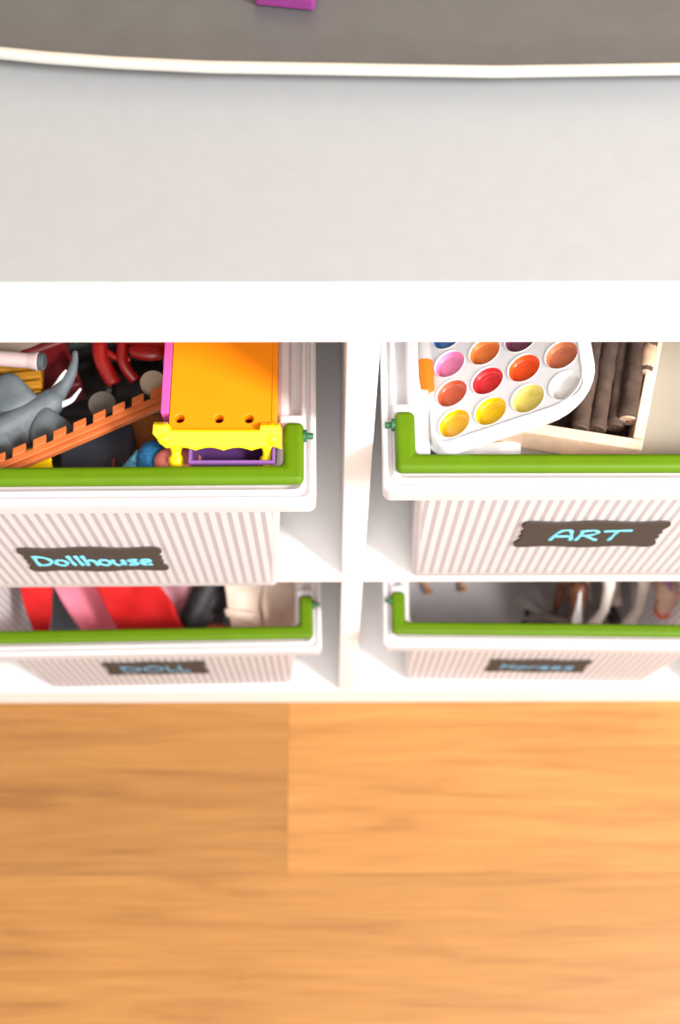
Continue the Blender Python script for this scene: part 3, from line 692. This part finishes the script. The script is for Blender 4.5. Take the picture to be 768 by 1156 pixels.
# ================================================================== contents: Horses bin
zf = T+.0045
def horse(label, loc, rot, coat, hoof, mane, blaze=None, s=1.0, spread=.001, curve=0, tail=1.0, hs=1.0, muzzle=None, side=0, name='horse_figurine'):
    t = thing(name, label, 'toy horse', loc, rot, 'toy horses'); t.scale = (s, s, s)
    legs = []
    for x, y, fx in ((.025-spread, .008, .006), (.025+spread, -.008, -.002)):
        legs.append([((x, y, .052), .0075), ((x+fx*.4, y, .036), .0048), ((x+fx, y, .026), .0036), ((x+fx*.8+curve*.3, y, .012), .0026), ((x+fx*1.1+curve, y, .004), .0030)])
    for x, y, fx in ((-.030, .0095, .003), (-.030, -.0095, .006)):
        legs.append([((x, y, .054), .0105), ((x+fx+.004, y, .040), .0062), ((x+fx-.006, y, .026), .0034), ((x+fx-.003, y+side*.25, .012), .0027), ((x+fx, y+side, .004), .0030)])
    body('body', [[((-.034, 0, .058), .0125), ((-.010, 0, .055), .0125), ((.018, 0, .056), .0135)],
                  [((.022, 0, .060), .0115), ((.036, 0, .074), .0085), ((.045, 0, .086), .0065*hs)],
                  [((.045, 0, .088), .0062*hs), ((.054, 0, .080), .0056*hs), ((.063, 0, .071), .0038*hs), ((.066, 0, .068), .0036*hs)],
                  [((.043, .003, .091), .0018), ((.043, .0035, .097), .0010)], [((.043, -.003, .091), .0018), ((.043, -.0035, .097), .0010)]]+legs, coat, t, .0011, smooth_it=3)
    for lg in legs:
        p = lg[-1][0]; bm = bmesh.new(); tube(bm, [(p[0]-.0004, p[1], .0055), (p[0]+.0008, p[1], 0)], [.0031, .0044], 14); obj('hoof', bm, hoof, t)
    bm = bmesh.new(); tube(bm, spline([(-.045, 0, .062), (-.045-.009*tail, 0, .062-.008*tail), (-.045-.012*tail, 0, .062-.024*tail), (-.045-.009*tail, 0, .062-.042*tail)], 6), [.002+.0030*math.sin(math.pi*min(1, k/16+.05)) for k in range(19)], 12); obj('tail', bm, mane, t, smooth=True)
    bm = bmesh.new(); tube(bm, spline([(.047, 0, .0945), (.040, 0, .092), (.031, 0, .082), (.022, 0, .072)], 6), [.0022+.0022*math.sin(math.pi*k/18) for k in range(19)], 12, True, 1.3); obj('mane', bm, mane, t, smooth=True)
    for sy in (1, -1):
        bm = bmesh.new(); ball(bm, (.0525, sy*.0047*hs, .0835), .0011*hs); obj('eye', bm, mat('eye_black', (16, 12, 10), .15), t, smooth=True)
    if muzzle:
        bm = bmesh.new(); ball(bm, (.0645, 0, .0685), .0046*hs, (1.1, 1, .95), 3); obj('muzzle', bm, muzzle, t, smooth=True)
    if blaze:
        bm = bmesh.new(); tube(bm, spline([(p[0]+(hs-1)*.0040, 0, p[1]+(hs-1)*.0040) for p in ((.0492, .0925), (.0570, .0850), (.0640, .0765), (.0690, .0700))], 6), [.0010+.0048*(k/18)**1.3*(1 if k < 16 else .75) for k in range(19)], 14, True, .5, (.7, 0, .7)); obj('blaze', bm, blaze, t, smooth=True)
    return t
HB = mat('bay_coat', (112, 66, 40), .3, var=.2, scale=80); HK = mat('black_hoof', (40, 34, 38), .4); HW = mat('white_coat', (226, 218, 208), .35, var=.04)
HD = mat('dark_mane', (38, 26, 20), .5, var=.2); HG = mat('dusty_grey_coat', (128, 118, 114), .5, var=.1); HT = mat('tan_hoof', (196, 124, 66), .4)
HP = mat('peach_coat', (226, 190, 168), .4, var=.05); HOP = mat('coral_hoof', (224, 112, 84), .4, var=.1); WB = mat('white_gloss', (250, 250, 250), .08, var=0, coat=1)
R_ = math.radians
def place(label, hoofpx, local, rot, coat, hoof, mane, blaze=None, s=1.0, z=None, spread=.001, curve=0, **kw):
    # put the local point of the horse on the bin floor where the photograph shows it
    z = zf+.004 if z is None else z
    M = Matrix.Rotation(rot[2], 4, 'Z') @ Matrix.Rotation(rot[1], 4, 'Y') @ Matrix.Rotation(rot[0], 4, 'X')
    p = at(hoofpx[0], hoofpx[1], z); q = M @ (Vector(local)*s)
    return horse(label, (p.x-q.x, p.y-q.y, z-q.z), rot, coat, hoof, mane, blaze, s, spread, curve, **kw)
# bay horse: nose pointing at the viewer, blaze up
place('brown toy horse with a glossy white blaze, head towards the handle', (650, 700), (.066, 0, .069), (0, R_(-12), R_(-95)), HB, HK, HD, WB, 1.05, .142, hs=1.5)
# black-legged grey horse lying on its side, hooves to the left
place('grey toy horse lying down with thin legs and black hooves, centre of the Horses bin', (590, 703), (.030, .008, 0), (R_(-88), 0, R_(-100)), HG, HK, HD, None, .95, zf+.006)
# white horse seen from behind
place('white toy horse tipped forward, hind legs towards the handle, right of the brown horse', (711, 703), (-.024, -.0045, .003), (0, R_(56), R_(90)), HW, HW, HW, None, 1.75, .152, tail=.15, side=.005)
place('peach toy pony with a coral muzzle, at the far right of the Horses bin', (747, 690), (.066, 0, .066), (0, R_(28), R_(-84)), HP, HOP, mat('lilac_mane', (170, 130, 170), .5), None, 1.0, .150, hs=1.75, muzzle=HOP)
place('tan toy horse mostly hidden at the left wall, only hoof tips showing', (525, 665), (.026, -.008, .002), (R_(-90), 0, R_(4)), mat('tan_coat', (206, 156, 104), .4), HT, HD, None, .75, zf+.006)
c = at(695, 700, zf+.008)
tbt = thing('toy_boot', 'dark plum toy riding boot beside the curved legs of the white horse', 'toy boot', c, (0, 0, R_(110)))
body('upper', [[((.0, 0, 0), .0058), ((.009, .0, .001), .0056)], [((.009, 0, .001), .0058), ((.013, .008, .002), .0064)]], mat('plum_black', (50, 34, 44), .5), tbt, .0012)
bm = bmesh.new(); tube(bm, [(-.004, 0, -.0056), (.004, 0, -.0056), (.013, 0, -.0050)], [.004, .0052, .004], 14, True, .25); obj('sole', bm, HK, tbt, smooth=True)
